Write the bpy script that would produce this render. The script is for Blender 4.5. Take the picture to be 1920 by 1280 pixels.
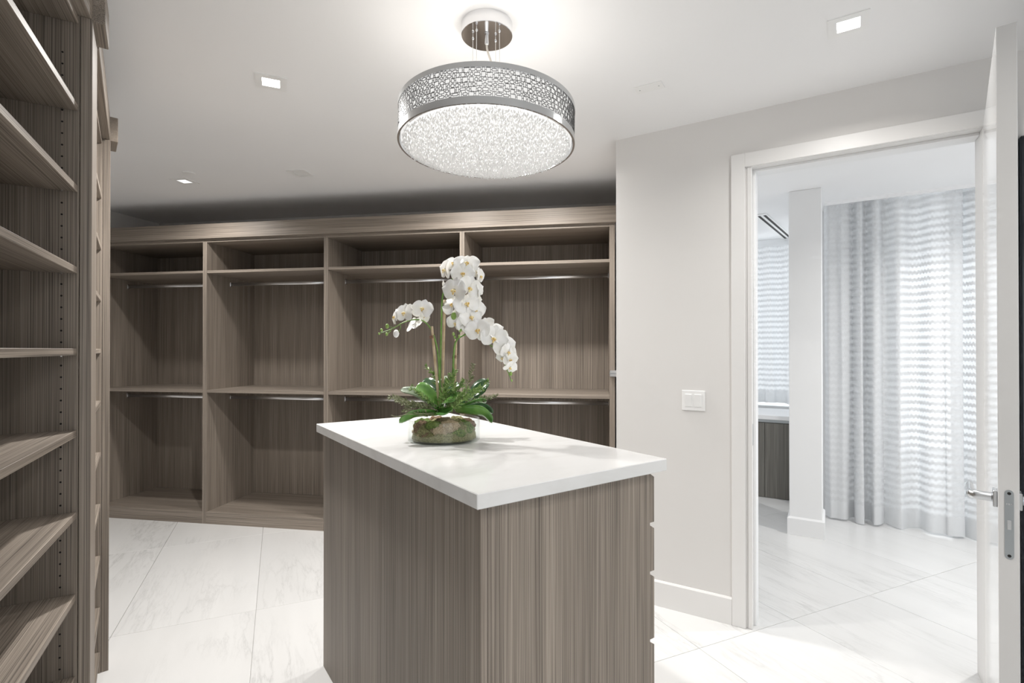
import bpy, bmesh, math, random
from mathutils import Vector, Matrix, Euler
random.seed(7)
R = math.radians
for o in list(bpy.data.objects): bpy.data.objects.remove(o)
sc = bpy.context.scene
COL = sc.collection

# ------------------------------------------------------------------ camera, world, lights, exposure
cam_d = bpy.data.cameras.new('camera'); cam = bpy.data.objects.new('camera', cam_d); COL.objects.link(cam)
cam.location = (0, 0, 1.42); cam.rotation_euler = (R(90.3), 0, 0)
cam_d.sensor_width = 36; cam_d.lens = 970 / 1920 * 36; cam_d.shift_y = 10 / 1920; cam_d.clip_start = .02
sc.camera = cam
sc.view_settings.view_transform = 'Standard'; sc.view_settings.look = 'None'
sc.view_settings.gamma = 1; sc.view_settings.use_curve_mapping = False
sc.view_settings.exposure = 0.08
sc.cycles.use_denoising = True
sc.cycles.max_bounces = 10; sc.cycles.diffuse_bounces = 6; sc.cycles.transparent_max_bounces = 16
sc.cycles.sample_clamp_indirect = 6
wd = bpy.data.worlds.new('daylight'); sc.world = wd; wd.use_nodes = True
bg = wd.node_tree.nodes['Background']; bg.inputs[0].default_value = (.93, .965, 1, 1); bg.inputs[1].default_value = 2.0
DOWNLIGHT_W = 14
BULB_W = 1.0

# ------------------------------------------------------------------ materials
M = {}
def mat(name, col=(.8, .8, .8), rough=.5, metal=0, **kw):
    m = bpy.data.materials.new(name); m.use_nodes = True
    b = m.node_tree.nodes['Principled BSDF']
    b.inputs['Base Color'].default_value = (*col, 1); b.inputs['Roughness'].default_value = rough
    b.inputs['Metallic'].default_value = metal
    for k, v in kw.items(): b.inputs[k.replace('_', ' ')].default_value = v
    M[name] = m
    return m
def nt(m): return m.node_tree.nodes, m.node_tree.links, m.node_tree.nodes['Principled BSDF']
def vscale(n, l, scale, per_object=True):
    tc = n.new('ShaderNodeTexCoord'); mul = n.new('ShaderNodeVectorMath'); mul.operation = 'MULTIPLY'
    mul.inputs[1].default_value = scale
    if per_object:
        oi = n.new('ShaderNodeObjectInfo'); sc_ = n.new('ShaderNodeMath'); sc_.operation = 'MULTIPLY'; sc_.inputs[1].default_value = 37
        add = n.new('ShaderNodeVectorMath'); add.operation = 'ADD'
        l.new(oi.outputs['Random'], sc_.inputs[0]); l.new(tc.outputs['Object'], mul.inputs[0])
        l.new(mul.outputs[0], add.inputs[0]); l.new(sc_.outputs[0], add.inputs[1])
        return add.outputs[0]
    l.new(tc.outputs['Object'], mul.inputs[0]); return mul.outputs[0]
def noise(n, l, vec, scale=1, detail=3, rough=.5, dist=0):
    t = n.new('ShaderNodeTexNoise'); t.inputs['Scale'].default_value = scale; t.inputs['Detail'].default_value = detail
    t.inputs['Roughness'].default_value = rough; t.inputs['Distortion'].default_value = dist
    l.new(vec, t.inputs['Vector']); return t.outputs['Fac']
def ramp(n, l, fac, stops):
    r = n.new('ShaderNodeValToRGB'); e = r.color_ramp.elements
    while len(e) < len(stops): e.new(.5)
    for i, (p, c) in enumerate(stops):
        e[i].position = p; e[i].color = (*c, 1) if len(c) == 3 else c
    l.new(fac, r.inputs[0]); return r.outputs[0]
def mixc(n, l, a, b, fac, mode='MIX'):
    x = n.new('ShaderNodeMix'); x.data_type = 'RGBA'; x.blend_type = mode
    for s, v in ((x.inputs[6], a), (x.inputs[7], b), (x.inputs[0], fac)):
        if hasattr(v, 'is_output'): l.new(v, s)
        else: s.default_value = v
    return x.outputs[2]
def wood(name, axis, tint=(1, 1, 1)):
    m = mat(name, rough=.5); n, l, b = nt(m)
    def s(a, g): return tuple(g if i == axis else a for i in range(3))
    fine = noise(n, l, vscale(n, l, s(520, 1.6)), 1, 2, .65)
    mid = noise(n, l, vscale(n, l, s(120, .5)), 1, 2, .5)
    broad = noise(n, l, vscale(n, l, s(17, .22)), 1, 2, .5)
    t = tint
    c1 = ramp(n, l, fine, [(.30, (.088*t[0], .074*t[1], .062*t[2])), (.45, (.232*t[0], .194*t[1], .160*t[2])), (.68, (.39*t[0], .336*t[1], .283*t[2]))])
    c2 = ramp(n, l, mid, [(.3, (.9, .9, .9)), (.7, (1.07, 1.07, 1.07))])
    c3 = ramp(n, l, broad, [(.3, (.82, .815, .81)), (.7, (1.1, 1.1, 1.1))])
    c = mixc(n, l, mixc(n, l, c1, c2, 1.0, 'MULTIPLY'), c3, 1.0, 'MULTIPLY')
    l.new(c, b.inputs['Base Color'])
    bm_ = n.new('ShaderNodeBump'); bm_.inputs['Strength'].default_value = .12; bm_.inputs['Distance'].default_value = .001
    l.new(fine, bm_.inputs['Height']); l.new(bm_.outputs[0], b.inputs['Normal'])
    return m
wood('wood_upright', 2); wood('wood_lengthwise', 0)
wood('grey_wood_upright', 2, (.55, .62, .66))
def plaster(name, col, rough=.7):
    m = mat(name, col, rough); n, l, b = nt(m)
    f = noise(n, l, vscale(n, l, (60, 60, 60), False), 1, 4)
    bp = n.new('ShaderNodeBump'); bp.inputs['Strength'].default_value = .05; bp.inputs['Distance'].default_value = .002
    l.new(f, bp.inputs['Height']); l.new(bp.outputs[0], b.inputs['Normal'])
    g = noise(n, l, vscale(n, l, (.9, .9, .9), False), 1, 2)
    l.new(ramp(n, l, g, [(.3, tuple(c*.975 for c in col)), (.7, tuple(min(1, c*1.02) for c in col))]), b.inputs['Base Color'])
plaster('wall_paint', (.70, .685, .67)); plaster('ceiling_paint', (.86, .86, .865)); plaster('white_paint', (.82, .825, .83), .6)
plaster('trim_paint', (.76, .75, .74), .4)
mat('door_lacquer', (.84, .845, .85), .08, Specular_IOR_Level=.8)
plaster('door_edge_paint', (.62, .61, .60), .5)
def marble():
    m = mat('marble', rough=.25); n, l, b = nt(m)
    v1 = vscale(n, l, (5.2, .8, 1)); v2 = vscale(n, l, (12, 1.6, 1)); v3 = vscale(n, l, (1.6, 1.2, 1))
    def rot(v, a):
        mp = n.new('ShaderNodeVectorRotate'); mp.rotation_type = 'Z_AXIS'; mp.inputs['Angle'].default_value = a; l.new(v, mp.inputs['Vector']); return mp.outputs[0]
    def vein(v, det, w):
        f = noise(n, l, v, 1, det, .62, .35)
        s = n.new('ShaderNodeMath'); s.operation = 'SUBTRACT'; s.inputs[1].default_value = .5; l.new(f, s.inputs[0])
        a = n.new('ShaderNodeMath'); a.operation = 'ABSOLUTE'; l.new(s.outputs[0], a.inputs[0])
        return a.outputs[0]
    mask = ramp(n, l, noise(n, l, v3, 1, 2), [(.46, (0, 0, 0)), (.66, (1, 1, 1))])
    a1 = ramp(n, l, vein(rot(v1, .10), 6, 1), [(0, (.83, .83, .83)), (.010, (.94, .94, .94)), (.035, (1, 1, 1))])
    a2 = ramp(n, l, vein(rot(v2, -.12), 5, 1), [(0, (.90, .90, .90)), (.016, (.97, .97, .97)), (.05, (1, 1, 1))])
    veins = mixc(n, l, (1, 1, 1, 1), mixc(n, l, a1, a2, 1.0, 'MULTIPLY'), mask)
    cloud = ramp(n, l, noise(n, l, v1, .8, 3), [(.3, (.67, .668, .662)), (.7, (.72, .718, .713))])
    l.new(mixc(n, l, cloud, veins, 1.0, 'MULTIPLY'), b.inputs['Base Color'])
marble()
mat('grout', (.6, .595, .585), .8)
def quartz():
    m = mat('quartz', (.8, .8, .8), .16); n, l, b = nt(m)
    f = noise(n, l, vscale(n, l, (3, 7, 7)), 1, 6, .6, .6)
    l.new(ramp(n, l, f, [(.35, (.70, .698, .692)), (.5, (.75, .75, .747)), (.7, (.77, .77, .77))]), b.inputs['Base Color'])
quartz()
mat('chrome', (.78, .78, .79), .09, 1); mat('rod_chrome', (.85, .85, .86), .3, 1); mat('brushed_steel', (.42, .45, .47), .32, 1); mat('satin_nickel', (.66, .68, .70), .25, 1)
mat('fret_metal', (.2, .2, .2), .35, 1); mat('polished_band', (.62, .63, .64), .18, 1)
mat('dark_hole', (.012, .011, .01), .8); mat('dark_gap', (.03, .03, .03), .7)
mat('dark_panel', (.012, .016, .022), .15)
mat('white_plastic', (.84, .84, .835), .35)
mat('cable', (.75, .74, .72), .4); mat('rope', (.62, .58, .53), .55)
mat('frame_dark', (.1, .11, .12), .5)
def emis(name, col, s):
    m = bpy.data.materials.new(name); m.use_nodes = True; n = m.node_tree.nodes; n.clear()
    e = n.new('ShaderNodeEmission'); e.inputs[0].default_value = (*col, 1); e.inputs[1].default_value = s
    o = n.new('ShaderNodeOutputMaterial'); m.node_tree.links.new(e.outputs[0], o.inputs[0]); M[name] = m
emis('lit_lens', (1, .99, .96), 12); emis('lit_lens_dim', (1, 1, .98), 1.1)
emis('shade_glow', (1, .985, .96), .85); emis('dome_glow', (1, .975, .94), 1.6); emis('bulb_glow', (1, .95, .85), 12)
def thin_glass(name, tint=(1, 1, 1), refl=.06):
    m = bpy.data.materials.new(name); m.use_nodes = True; n = m.node_tree.nodes; l = m.node_tree.links; n.clear()
    t = n.new('ShaderNodeBsdfTransparent'); t.inputs[0].default_value = (*tint, 1)
    g = n.new('ShaderNodeBsdfGlossy'); g.inputs['Roughness'].default_value = .02
    lw = n.new('ShaderNodeLayerWeight'); lw.inputs[0].default_value = .5; pw = n.new('ShaderNodeMath'); pw.operation = 'POWER'; pw.inputs[1].default_value = 4
    l.new(lw.outputs['Facing'], pw.inputs[0]); fr = n.new('ShaderNodeMath'); fr.operation = 'MULTIPLY_ADD'; fr.inputs[1].default_value = .42; fr.inputs[2].default_value = .035; l.new(pw.outputs[0], fr.inputs[0])
    x = n.new('ShaderNodeMixShader'); o = n.new('ShaderNodeOutputMaterial')
    l.new(fr.outputs[0], x.inputs[0]); l.new(t.outputs[0], x.inputs[1]); l.new(g.outputs[0], x.inputs[2]); l.new(x.outputs[0], o.inputs[0]); M[name] = m
thin_glass('clear_glass', (.97, .985, .98)); thin_glass('window_glass', (.99, 1, 1))
def crystal():
    m = mat('crystal', (.97, .97, .97), .06, 0, Transmission_Weight=.8, IOR=1.45); n, l, b = nt(m)
    t = n.new('ShaderNodeBsdfTranslucent'); t.inputs[0].default_value = (.95, .95, .95, 1); x = n.new('ShaderNodeMixShader'); x.inputs[0].default_value = .45
    l.new(b.outputs[0], x.inputs[1]); l.new(t.outputs[0], x.inputs[2]); l.new(x.outputs[0], n['Material Output'].inputs[0])
crystal()
def curtain_mat(mname, sheer_alpha):
    m = bpy.data.materials.new(mname); m.use_nodes = True; n = m.node_tree.nodes; l = m.node_tree.links; n.clear()
    uv = n.new('ShaderNodeUVMap'); sep = n.new('ShaderNodeSeparateXYZ'); l.new(uv.outputs[0], sep.inputs[0])
    def mth(op, a, b=None, c=None):
        k = n.new('ShaderNodeMath'); k.operation = op
        for i, v in enumerate((a, b, c)):
            if v is None: continue
            if hasattr(v, 'is_output'): l.new(v, k.inputs[i])
            else: k.inputs[i].default_value = v
        return k.outputs[0]
    zig = mth('PINGPONG', sep.outputs[0], .015)
    zig = mth('MULTIPLY', zig, .85)
    v = mth('ADD', sep.outputs[1], zig)
    s = mth('FRACT', mth('DIVIDE', v, .057))
    tri = mth('ABSOLUTE', mth('SUBTRACT', s, .5))
    mr = n.new('ShaderNodeMapRange'); mr.inputs['From Min'].default_value = .20; mr.inputs['From Max'].default_value = .27; l.new(tri, mr.inputs[0])
    hem = mth('GREATER_THAN', sep.outputs[1], .13)
    mask = mth('MULTIPLY', mr.outputs[0], hem)
    def cloth(col, trans_w, alpha):
        d = n.new('ShaderNodeBsdfDiffuse'); d.inputs[0].default_value = (*col, 1)
        t = n.new('ShaderNodeBsdfTranslucent'); t.inputs[0].default_value = (*col, 1)
        x = n.new('ShaderNodeMixShader'); x.inputs[0].default_value = trans_w; l.new(d.outputs[0], x.inputs[1]); l.new(t.outputs[0], x.inputs[2])
        tr = n.new('ShaderNodeBsdfTransparent'); y = n.new('ShaderNodeMixShader'); y.inputs[0].default_value = alpha
        l.new(tr.outputs[0], y.inputs[1]); l.new(x.outputs[0], y.inputs[2]); return y.outputs[0]
    opaque = cloth((.74, .75, .76), .25, .99); sheer = cloth((.85, .86, .87), .4, sheer_alpha)
    x = n.new('ShaderNodeMixShader'); o = n.new('ShaderNodeOutputMaterial')
    l.new(mask, x.inputs[0]); l.new(opaque, x.inputs[1]); l.new(sheer, x.inputs[2]); l.new(x.outputs[0], o.inputs[0]); M[mname] = m
curtain_mat('wave_sheer', .8); curtain_mat('wave_sheer_dim', .95)  # second cloth is a denser copy: weaker daylight behind it put into its opacity
def leafy(name, c1, c2, rough=.3, sc_=(30, 30, 30)):
    m = mat(name, c1, rough); n, l, b = nt(m)
    l.new(ramp(n, l, noise(n, l, vscale(n, l, sc_), 1, 3), [(.35, c1), (.65, c2)]), b.inputs['Base Color'])
leafy('orchid_leaf', (.055, .16, .03), (.16, .33, .075), .22, (14, 14, 14)); leafy('dark_leaf', (.014, .05, .016), (.03, .09, .025), .22, (14, 14, 14))
leafy('greyish_leaf', (.10, .15, .08), (.22, .27, .17), .4)
leafy('fern', (.11, .21, .045), (.30, .42, .14), .5, (80, 80, 80)); leafy('dry_fern', (.13, .15, .07), (.27, .28, .16), .6, (80, 80, 80))
leafy('stem_green', (.10, .22, .035), (.2, .34, .08), .35); leafy('stake', (.45, .33, .2), (.62, .5, .35), .6)
leafy('bud', (.2, .35, .06), (.36, .5, .16), .4)
leafy('twig', (.09, .035, .02), (.2, .09, .05), .7); leafy('lip', (.72, .46, .12), (.85, .76, .45), .45, (90, 90, 90))
def petal_mat():
    m = mat('petal', (.88, .875, .85), .5); n, l, b = nt(m)
    b.inputs['Subsurface Weight'].default_value = .15; b.inputs['Subsurface Radius'].default_value = (.01, .01, .008)
    l.new(ramp(n, l, noise(n, l, vscale(n, l, (25, 25, 25)), 1, 3), [(.35, (.84, .825, .78)), (.6, (.92, .915, .90))]), b.inputs['Base Color'])
petal_mat()
for nm, a, b_ in (('moss_green', (.06, .11, .02), (.20, .26, .06)), ('moss_tan', (.28, .2, .12), (.5, .4, .27)), ('moss_brown', (.13, .08, .045), (.3, .2, .12)), ('moss_olive', (.13, .125, .045), (.28, .26, .12))):
    leafy(nm, a, b_, .9, (220, 220, 220)); n, l, b = nt(M[nm])
    bp = n.new('ShaderNodeBump'); bp.inputs['Strength'].default_value = .8; bp.inputs['Distance'].default_value = .004
    l.new(noise(n, l, vscale(n, l, (320, 320, 320)), 1, 3), bp.inputs['Height']); l.new(bp.outputs[0], b.inputs['Normal'])

# ------------------------------------------------------------------ mesh helpers
def link(name, me, m=None, parent=None, loc=(0, 0, 0), rz=0, rot=None):
    o = bpy.data.objects.new(name, me); COL.objects.link(o)
    if me is not None and m:
        if not me.materials: me.materials.append(M[m])
    o.parent = parent; o.location = loc; o.rotation_euler = rot if rot is not None else (0, 0, rz)
    return o
def thing(name, label, cat, loc=(0, 0, 0), rz=0, group=None):
    o = bpy.data.objects.new(name, None); COL.objects.link(o); o.location = loc; o.rotation_euler = (0, 0, rz); o.empty_display_size = .1
    return tag(o, label, cat, group)
def tag(o, label, cat, group=None):
    o['label'] = label; o['category'] = cat
    if group: o['group'] = group
    return o
def structure(o, label=None):
    o['kind'] = 'structure'
    if label: o['label'] = label
    return o
def fin(bm, name='mesh', smooth=False):
    me = bpy.data.meshes.new(name); bm.normal_update(); bm.to_mesh(me); bm.free()
    if smooth:
        for p in me.polygons: p.use_smooth = True
    return me
def addbox(bm, x0, x1, y0, y1, z0, z1):
    v = [bm.verts.new((x, y, z)) for z in (z0, z1) for x, y in ((x0, y0), (x1, y0), (x1, y1), (x0, y1))]
    for f in ((3, 2, 1, 0), (4, 5, 6, 7), (0, 1, 5, 4), (1, 2, 6, 5), (2, 3, 7, 6), (3, 0, 4, 7)): bm.faces.new([v[i] for i in f])
    return v
_bc = {}
def boxme(sx, sy, sz, m, bev=.0008):
    k = (round(sx, 5), round(sy, 5), round(sz, 5), m, bev)
    if k not in _bc:
        bm = bmesh.new(); addbox(bm, -sx/2, sx/2, -sy/2, sy/2, -sz/2, sz/2)
        if bev: bmesh.ops.bevel(bm, geom=list(bm.edges), offset=min(bev, min(sx, sy, sz)*.3), segments=1, affect='EDGES')
        _bc[k] = fin(bm, 'board'); _bc[k].materials.append(M[m])
    return _bc[k]
def board(name, x0, x1, y0, y1, z0, z1, m, parent=None, bev=.0008):
    return link(name, boxme(x1-x0, y1-y0, z1-z0, m, bev), None, parent, ((x0+x1)/2, (y0+y1)/2, (z0+z1)/2))
def prism(pts, z0, z1):
    bm = bmesh.new(); lo = [bm.verts.new((x, y, z0)) for x, y in pts]; hi = [bm.verts.new((x, y, z1)) for x, y in pts]
    n = len(pts)
    bm.faces.new(lo[::-1]); bm.faces.new(hi)
    for i in range(n): bm.faces.new((lo[i], lo[(i+1) % n], hi[(i+1) % n], hi[i]))
    bmesh.ops.recalc_face_normals(bm, faces=bm.faces); return bm
def lathe(bm, prof, seg=48, mtx=None):
    rings = []
    for r, z in prof:
        if r < 1e-6: rings.append([bm.verts.new((0, 0, z))])
        else: rings.append([bm.verts.new((r*math.cos(2*math.pi*i/seg), r*math.sin(2*math.pi*i/seg), z)) for i in range(seg)])
    for a, b in zip(rings, rings[1:]):
        for i in range(seg):
            j = (i+1) % seg
            if len(a) == 1 and len(b) == 1: continue
            if len(a) == 1: bm.faces.new((a[0], b[j], b[i]))
            elif len(b) == 1: bm.faces.new((a[i], a[j], b[0]))
            else: bm.faces.new((a[i], a[j], b[j], b[i]))
    return bm
def tube(bm, pts, rad, seg=8):
    pts = [Vector(p) for p in pts]; rings = []
    up = Vector((.31, .23, .92)).normalized()
    for i, p in enumerate(pts):
        t = (pts[min(i+1, len(pts)-1)] - pts[max(i-1, 0)]).normalized()
        a = t.cross(up)
        if a.length < .05: a = t.cross(Vector((1, 0, 0)))
        a.normalize(); b = t.cross(a)
        r = rad[i] if isinstance(rad, (list, tuple)) else rad
        rings.append([bm.verts.new(p + (a*math.cos(2*math.pi*k/seg) + b*math.sin(2*math.pi*k/seg))*r) for k in range(seg)])
    for a, b in zip(rings, rings[1:]):
        for k in range(seg): bm.faces.new((a[k], a[(k+1) % seg], b[(k+1) % seg], b[k]))
    bm.faces.new(rings[0][::-1]); bm.faces.new(rings[-1])
def smooth_path(pts, n=6):
    pts = [Vector(p) for p in pts]; out = []
    for i in range(len(pts)-1):
        p0, p1, p2, p3 = pts[max(i-1, 0)], pts[i], pts[i+1], pts[min(i+2, len(pts)-1)]
        for k in range(n):
            t = k/n
            out.append(.5*((2*p1) + (p2-p0)*t + (2*p0-5*p1+4*p2-p3)*t*t + (3*p1-p0-3*p2+p3)*t**3))
    out.append(pts[-1]); return out

# ------------------------------------------------------------------ the room
CH = 2.64
TA = R(24.3)
ea = Vector((math.cos(TA), math.sin(TA), 0)); eb = Vector((-math.sin(TA), math.cos(TA), 0))
bm = prism([(-4.4, -2.2), (6.5, -2.2), (6.5, 7.4), (-4.4, 7.4)], -.12, -.008)
floor = structure(link('floor', fin(bm), 'grout'), 'white marble tiled floor running through both rooms')
TW, TL = .645, 1.27
bm = bmesh.new(); addbox(bm, -(TW-.0022)/2, (TW-.0022)/2, -(TL-.0022)/2, (TL-.0022)/2, -.0115, 0)
bmesh.ops.bevel(bm, geom=[e for e in bm.edges if all(v.co.z > -.001 for v in e.verts)], offset=.0008, segments=1, affect='EDGES')
tile_me = fin(bm, 'tile'); tile_me.materials.append(M['marble'])
for i in range(-8, 14):
    for j in range(-4, 6):
        a = -.108 + TW*(i+.5); b = 1.883 + TL*(j+.5)
        c = ea*a + eb*b
        if not (-4.1 < c.x < 6.2 and -1.9 < c.y < 7.1): continue
        link('tile', tile_me, None, floor, (c.x, c.y, 0), TA + (math.pi if (i*7+j*3) % 2 else 0))
ceil = structure(link('ceiling', fin(prism([(-4.4, -2.2), (6.5, -2.2), (6.5, 7.4), (-4.4, 7.4)], CH, CH+.15)), 'ceiling_paint'), 'smooth white ceiling')
def wallseg(name, p, q, th, z0=0, z1=CH, m='wall_paint', side=1):
    p = Vector(p); q = Vector(q); d = (q-p).normalized(); n_ = Vector((-d.y, d.x))*side*th
    return structure(link(name, fin(prism([p[:], q[:], (q+n_)[:], (p+n_)[:]], z0, z1)), m))
CB = Vector((-3.435, 4.966)); 
wallseg('wall_back', (-3.60, 5.043), (.95, 4.281), .12)
structure(link('wall_left', fin(prism([(-3.425, 5.012), (-4.03, 2.40), (-2.20, 2.24), (-2.118, 2.064), (-1.556, 1.302), (-1.06, .40), (-1.2, .3), (-1.75, 1.3), (-2.35, 2.0), (-4.2, 2.2), (-4.2, 5.1), (-3.45, 5.1)], 0, CH)), 'wall_paint'))
W0 = Vector((.607, 3.012)); wd_ = Vector((.8515, -.5243)).normalized(); WA = math.atan2(wd_.y, wd_.x)
bm = bmesh.new()
addbox(bm, 0, .70, 0, .13, 0, CH); addbox(bm, .70, 1.63, 0, .13, 2.372, CH); addbox(bm, 1.63, 3.6, 0, .13, 0, CH)
wr = structure(link('wall_right', fin(bm), 'wall_paint', None, (W0.x, W0.y, 0), WA), 'pale grey wall with the doorway')
n2 = Vector((-wd_.y, wd_.x))
a = W0; b = W0 + wd_*.11
structure(link('wall_return', fin(prism([(W0 + n2*.128)[:], (.765, 3.70), (.98, 4.35), (1.16, 4.30), (b + n2*.128)[:]], 0, CH)), 'wall_paint'))
WR = bpy.data.objects.new('trim_1', None); COL.objects.link(WR); WR.location = (W0.x, W0.y, 0); WR.rotation_euler = (0, 0, WA); structure(WR, 'white painted door casing and jamb lining')
board('casing', .626, .692, -.016, -.0005, 0, 2.423, 'trim_paint', WR, .002)
board('casing', .692, 1.645, -.016, -.0005, 2.352, 2.423, 'trim_paint', WR, .002)
board('casing', 1.645, 1.715, -.016, -.0005, 0, 2.423, 'trim_paint', WR, .002)
board('jamb', .7005, .722, -.004, .134, 0, 2.35, 'trim_paint', WR, .002)
board('jamb', 1.608, 1.6295, -.004, .134, 0, 2.35, 'trim_paint', WR, .002)
board('jamb_head', .7005, 1.6295, -.004, .134, 2.35, 2.371, 'trim_paint', WR, .002)
board('door_stop', .722, .735, .046, .134, 0, 2.337, 'white_paint', WR, .002)
board('door_stop', .722, 1.608, .046, .134, 2.337, 2.35, 'white_paint', WR, .002)
board('strike_plate', .7215, .7235, .012, .036, .93, 1.04, 'satin_nickel', WR, .0005)
bb = bmesh.new()
def bprof(bm, x0, x1, h=.14, t=.014):
    pts = [(0, 0), (-t, 0), (-t, h-.008), (-t+.006, h), (0, h)]
    A = [bm.verts.new((x0, y, z)) for y, z in pts]; B = [bm.verts.new((x1, y, z)) for y, z in pts]
    for i in range(5): bm.faces.new((A[i], B[i], B[(i+1) % 5], A[(i+1) % 5]))
    bm.faces.new(A[::-1]); bm.faces.new(B); bmesh.ops.recalc_face_normals(bm, faces=bm.faces)
bprof(bb, .0, .625)
structure(link('baseboard_right', fin(bb), 'trim_paint', None, (W0.x - n2.x*.0005, W0.y - n2.y*.0005, 0), WA), 'white skirting board under the light switch')

# ---- behind the camera: side walls and a rear wall with an added fill window
structure(link('wall_near_left', fin(prism([(-1.06, .39), (-1.06, -2.2), (-1.2, -2.2), (-1.2, .29)], 0, CH)), 'wall_paint'))
structure(link('wall_near_right', fin(prism([(3.66, 1.12), (3.66, -2.2), (3.78, -2.2), (3.78, 1.12)], 0, CH)), 'wall_paint'))
bm = bmesh.new(); addbox(bm, -1.06, .1, -2.2, -2.08, 0, CH); addbox(bm, 2.5, 3.66, -2.2, -2.08, 0, CH); addbox(bm, .1, 2.5, -2.2, -2.08, 0, .3); addbox(bm, .1, 2.5, -2.2, -2.08, 2.4, CH)
structure(link('wall_rear', fin(bm), 'wall_paint'))
W3 = bpy.data.objects.new('fill_window', None); COL.objects.link(W3); structure(W3, 'added unseen wide window behind the viewer for fill daylight')  # invented window, lets soft fill daylight in from behind the camera
for x0, x1, z0, z1 in ((.1, 2.5, .3, .36), (.1, 2.5, 2.34, 2.4), (.1, .16, .36, 2.34), (2.44, 2.5, .36, 2.34), (1.27, 1.33, .36, 2.34)): board('window_frame', x0, x1, -2.18, -2.11, z0, z1, 'white_plastic', W3, .002)
for x0, x1 in ((.16, 1.27), (1.33, 2.44)): board('pane', x0, x1, -2.15, -2.143, .36, 2.34, 'window_glass', W3, 0)

# ---- next room: window wall, window over the counter
CP = Vector((2.697, 4.353))
NX = bpy.data.objects.new('window_1', None); COL.objects.link(NX); NX.location = (CP.x, CP.y, 0); NX.rotation_euler = (0, 0, WA); structure(NX, 'tall window wall behind the sheer curtain')
for x in (.45, 1.5, 2.6): board('window_frame', x-.03, x+.03, .22, .30, 0, 2.64, 'white_plastic', NX, .002)
board('window_frame', .48, 2.57, .22, .30, 0, .07, 'white_plastic', NX, .002)
board('window_frame', .48, 2.57, .22, .30, 2.58, 2.64, 'white_plastic', NX, .002)
board('pane', .48, 1.47, .255, .262, .07, 2.58, 'window_glass', NX, 0); board('pane', 1.53, 2.57, .255, .262, .07, 2.58, 'window_glass', NX, 0)
wn = bmesh.new(); addbox(wn, -.24, .419, .22, .34, 0, CH)
structure(link('wall_window', fin(wn), 'white_paint', None, (CP.x, CP.y, 0), WA), 'white wall strip beside the tall window')
pel = bmesh.new(); addbox(pel, -.05, 3.2, -.095, -.08, 2.618, CH)
structure(link('trim_2', fin(pel), 'ceiling_paint', None, (CP.x, CP.y, 0), WA), 'white ceiling drop hiding the curtain track')
# far window above the built in counter
CQ = Vector((2.30, 5.06))
NY = bpy.data.objects.new('window_2', None); COL.objects.link(NY); NY.location = (CQ.x, CQ.y, 0); NY.rotation_euler = (0, 0, WA); structure(NY, 'window above the built-in counter')
board('window_frame', -1.6, .62, .86, .98, .0, .80, 'white_paint', NY, .002)
board('window_frame', -1.6, .62, .86, .98, 2.52, 2.64, 'white_paint', NY, .002)
board('window_frame', .56, .62, .86, .98, .80, 2.52, 'white_paint', NY, .002); board('window_frame', -1.6, -1.5, .86, .98, .80, 2.52, 'white_paint', NY, .002)
board('pane', -1.5, .56, .91, .917, .80, 2.52, 'window_glass', NY, 0)
# column
colm = thing('column', 'square white column with skirting between the two curtains', 'column', (2.331, 3.866, 0), WA)
board('shaft', -.232, -.012, .012, .36, .0, CH, 'white_paint', colm, .004)
cb = bmesh.new(); addbox(cb, -.246, .002, -.002, .372, 0, .138)
bmesh.ops.bevel(cb, geom=[e for e in cb.edges if all(v.co.z > .1 for v in e.verts)], offset=.012, segments=1, affect='EDGES')
link('skirting', fin(cb), 'white_paint', colm)

def curtain(name, label, loc, path, z0, z1, m='wave_sheer'):
    """path: list of (x,y) plan points in the wall frame"""
    P = smooth_path([(x, y, 0) for x, y in path], 7)
    bm = bmesh.new(); uvl = bm.loops.layers.uv.new('UVMap'); nz = 14
    u = [0]
    for i in range(1, len(P)): u.append(u[-1] + (P[i]-P[i-1]).length)
    grid = []
    for k in range(nz+1):
        t = k/nz; z = z0 + (z1-z0)*t
        row = []
        for i, p in enumerate(P):
            wob = .012*math.sin(i*.37 + t*2.1)*(1-t)
            zz = z + (0.006*math.sin(u[i]*9) if k == 0 else 0)
            row.append(bm.verts.new((p.x + wob, p.y*(.8+.2*(1-t)) + wob*.5, zz)))
        grid.append(row)
    for k in range(nz):
        for i in range(len(P)-1):
            f = bm.faces.new((grid[k][i], grid[k][i+1], grid[k+1][i+1], grid[k+1][i])); f.smooth = True
            for lp, (ii, kk) in zip(f.loops, ((i, k), (i+1, k), (i+1, k+1), (i, k+1))): lp[uvl].uv = (u[ii], (z1-z0)*kk/nz)
    o = link(name, fin(bm), m, None, loc, WA)
    for p in o.data.polygons: p.use_smooth = True
    return tag(o, label, 'curtain', 'wave patterned sheer curtains')
path = [(-.06, .03), (-.03, -.04)]
x = 0.0
for dx, y in ((.03, -.03), (.035, -.05), (.05, .0), (.015, .07), (.02, .08), (.025, -.05), (.03, -.06), (.02, .06), (.02, .07), (.035, -.055), (.035, -.05), (.03, .05), (.03, .06), (.05, -.04), (.05, -.03), (.05, .05), (.06, .05), (.06, -.04), (.07, -.045)):
    x += dx; path.append((x, y))
crng = random.Random(5)
while x < 2.4:
    w_ = crng.uniform(.085, .15); o_ = crng.uniform(.045, .08); dp_ = crng.uniform(.8, 1.2)
    path += [(x+.03, -.05*dp_), (x+w_*.6, -.055*dp_), (x+w_, -.02), (x+w_-o_*.5, .02), (x+w_-o_, .05*dp_), (x+w_-o_*.2, .062*dp_)]
    x += w_ + .025
curtain('curtain', 'tall sheer curtain with white wave stripes hanging to the floor by the column', (CP.x, CP.y, 0), path, .012, 2.69)
path = []; x = -1.5; k = 0
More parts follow.
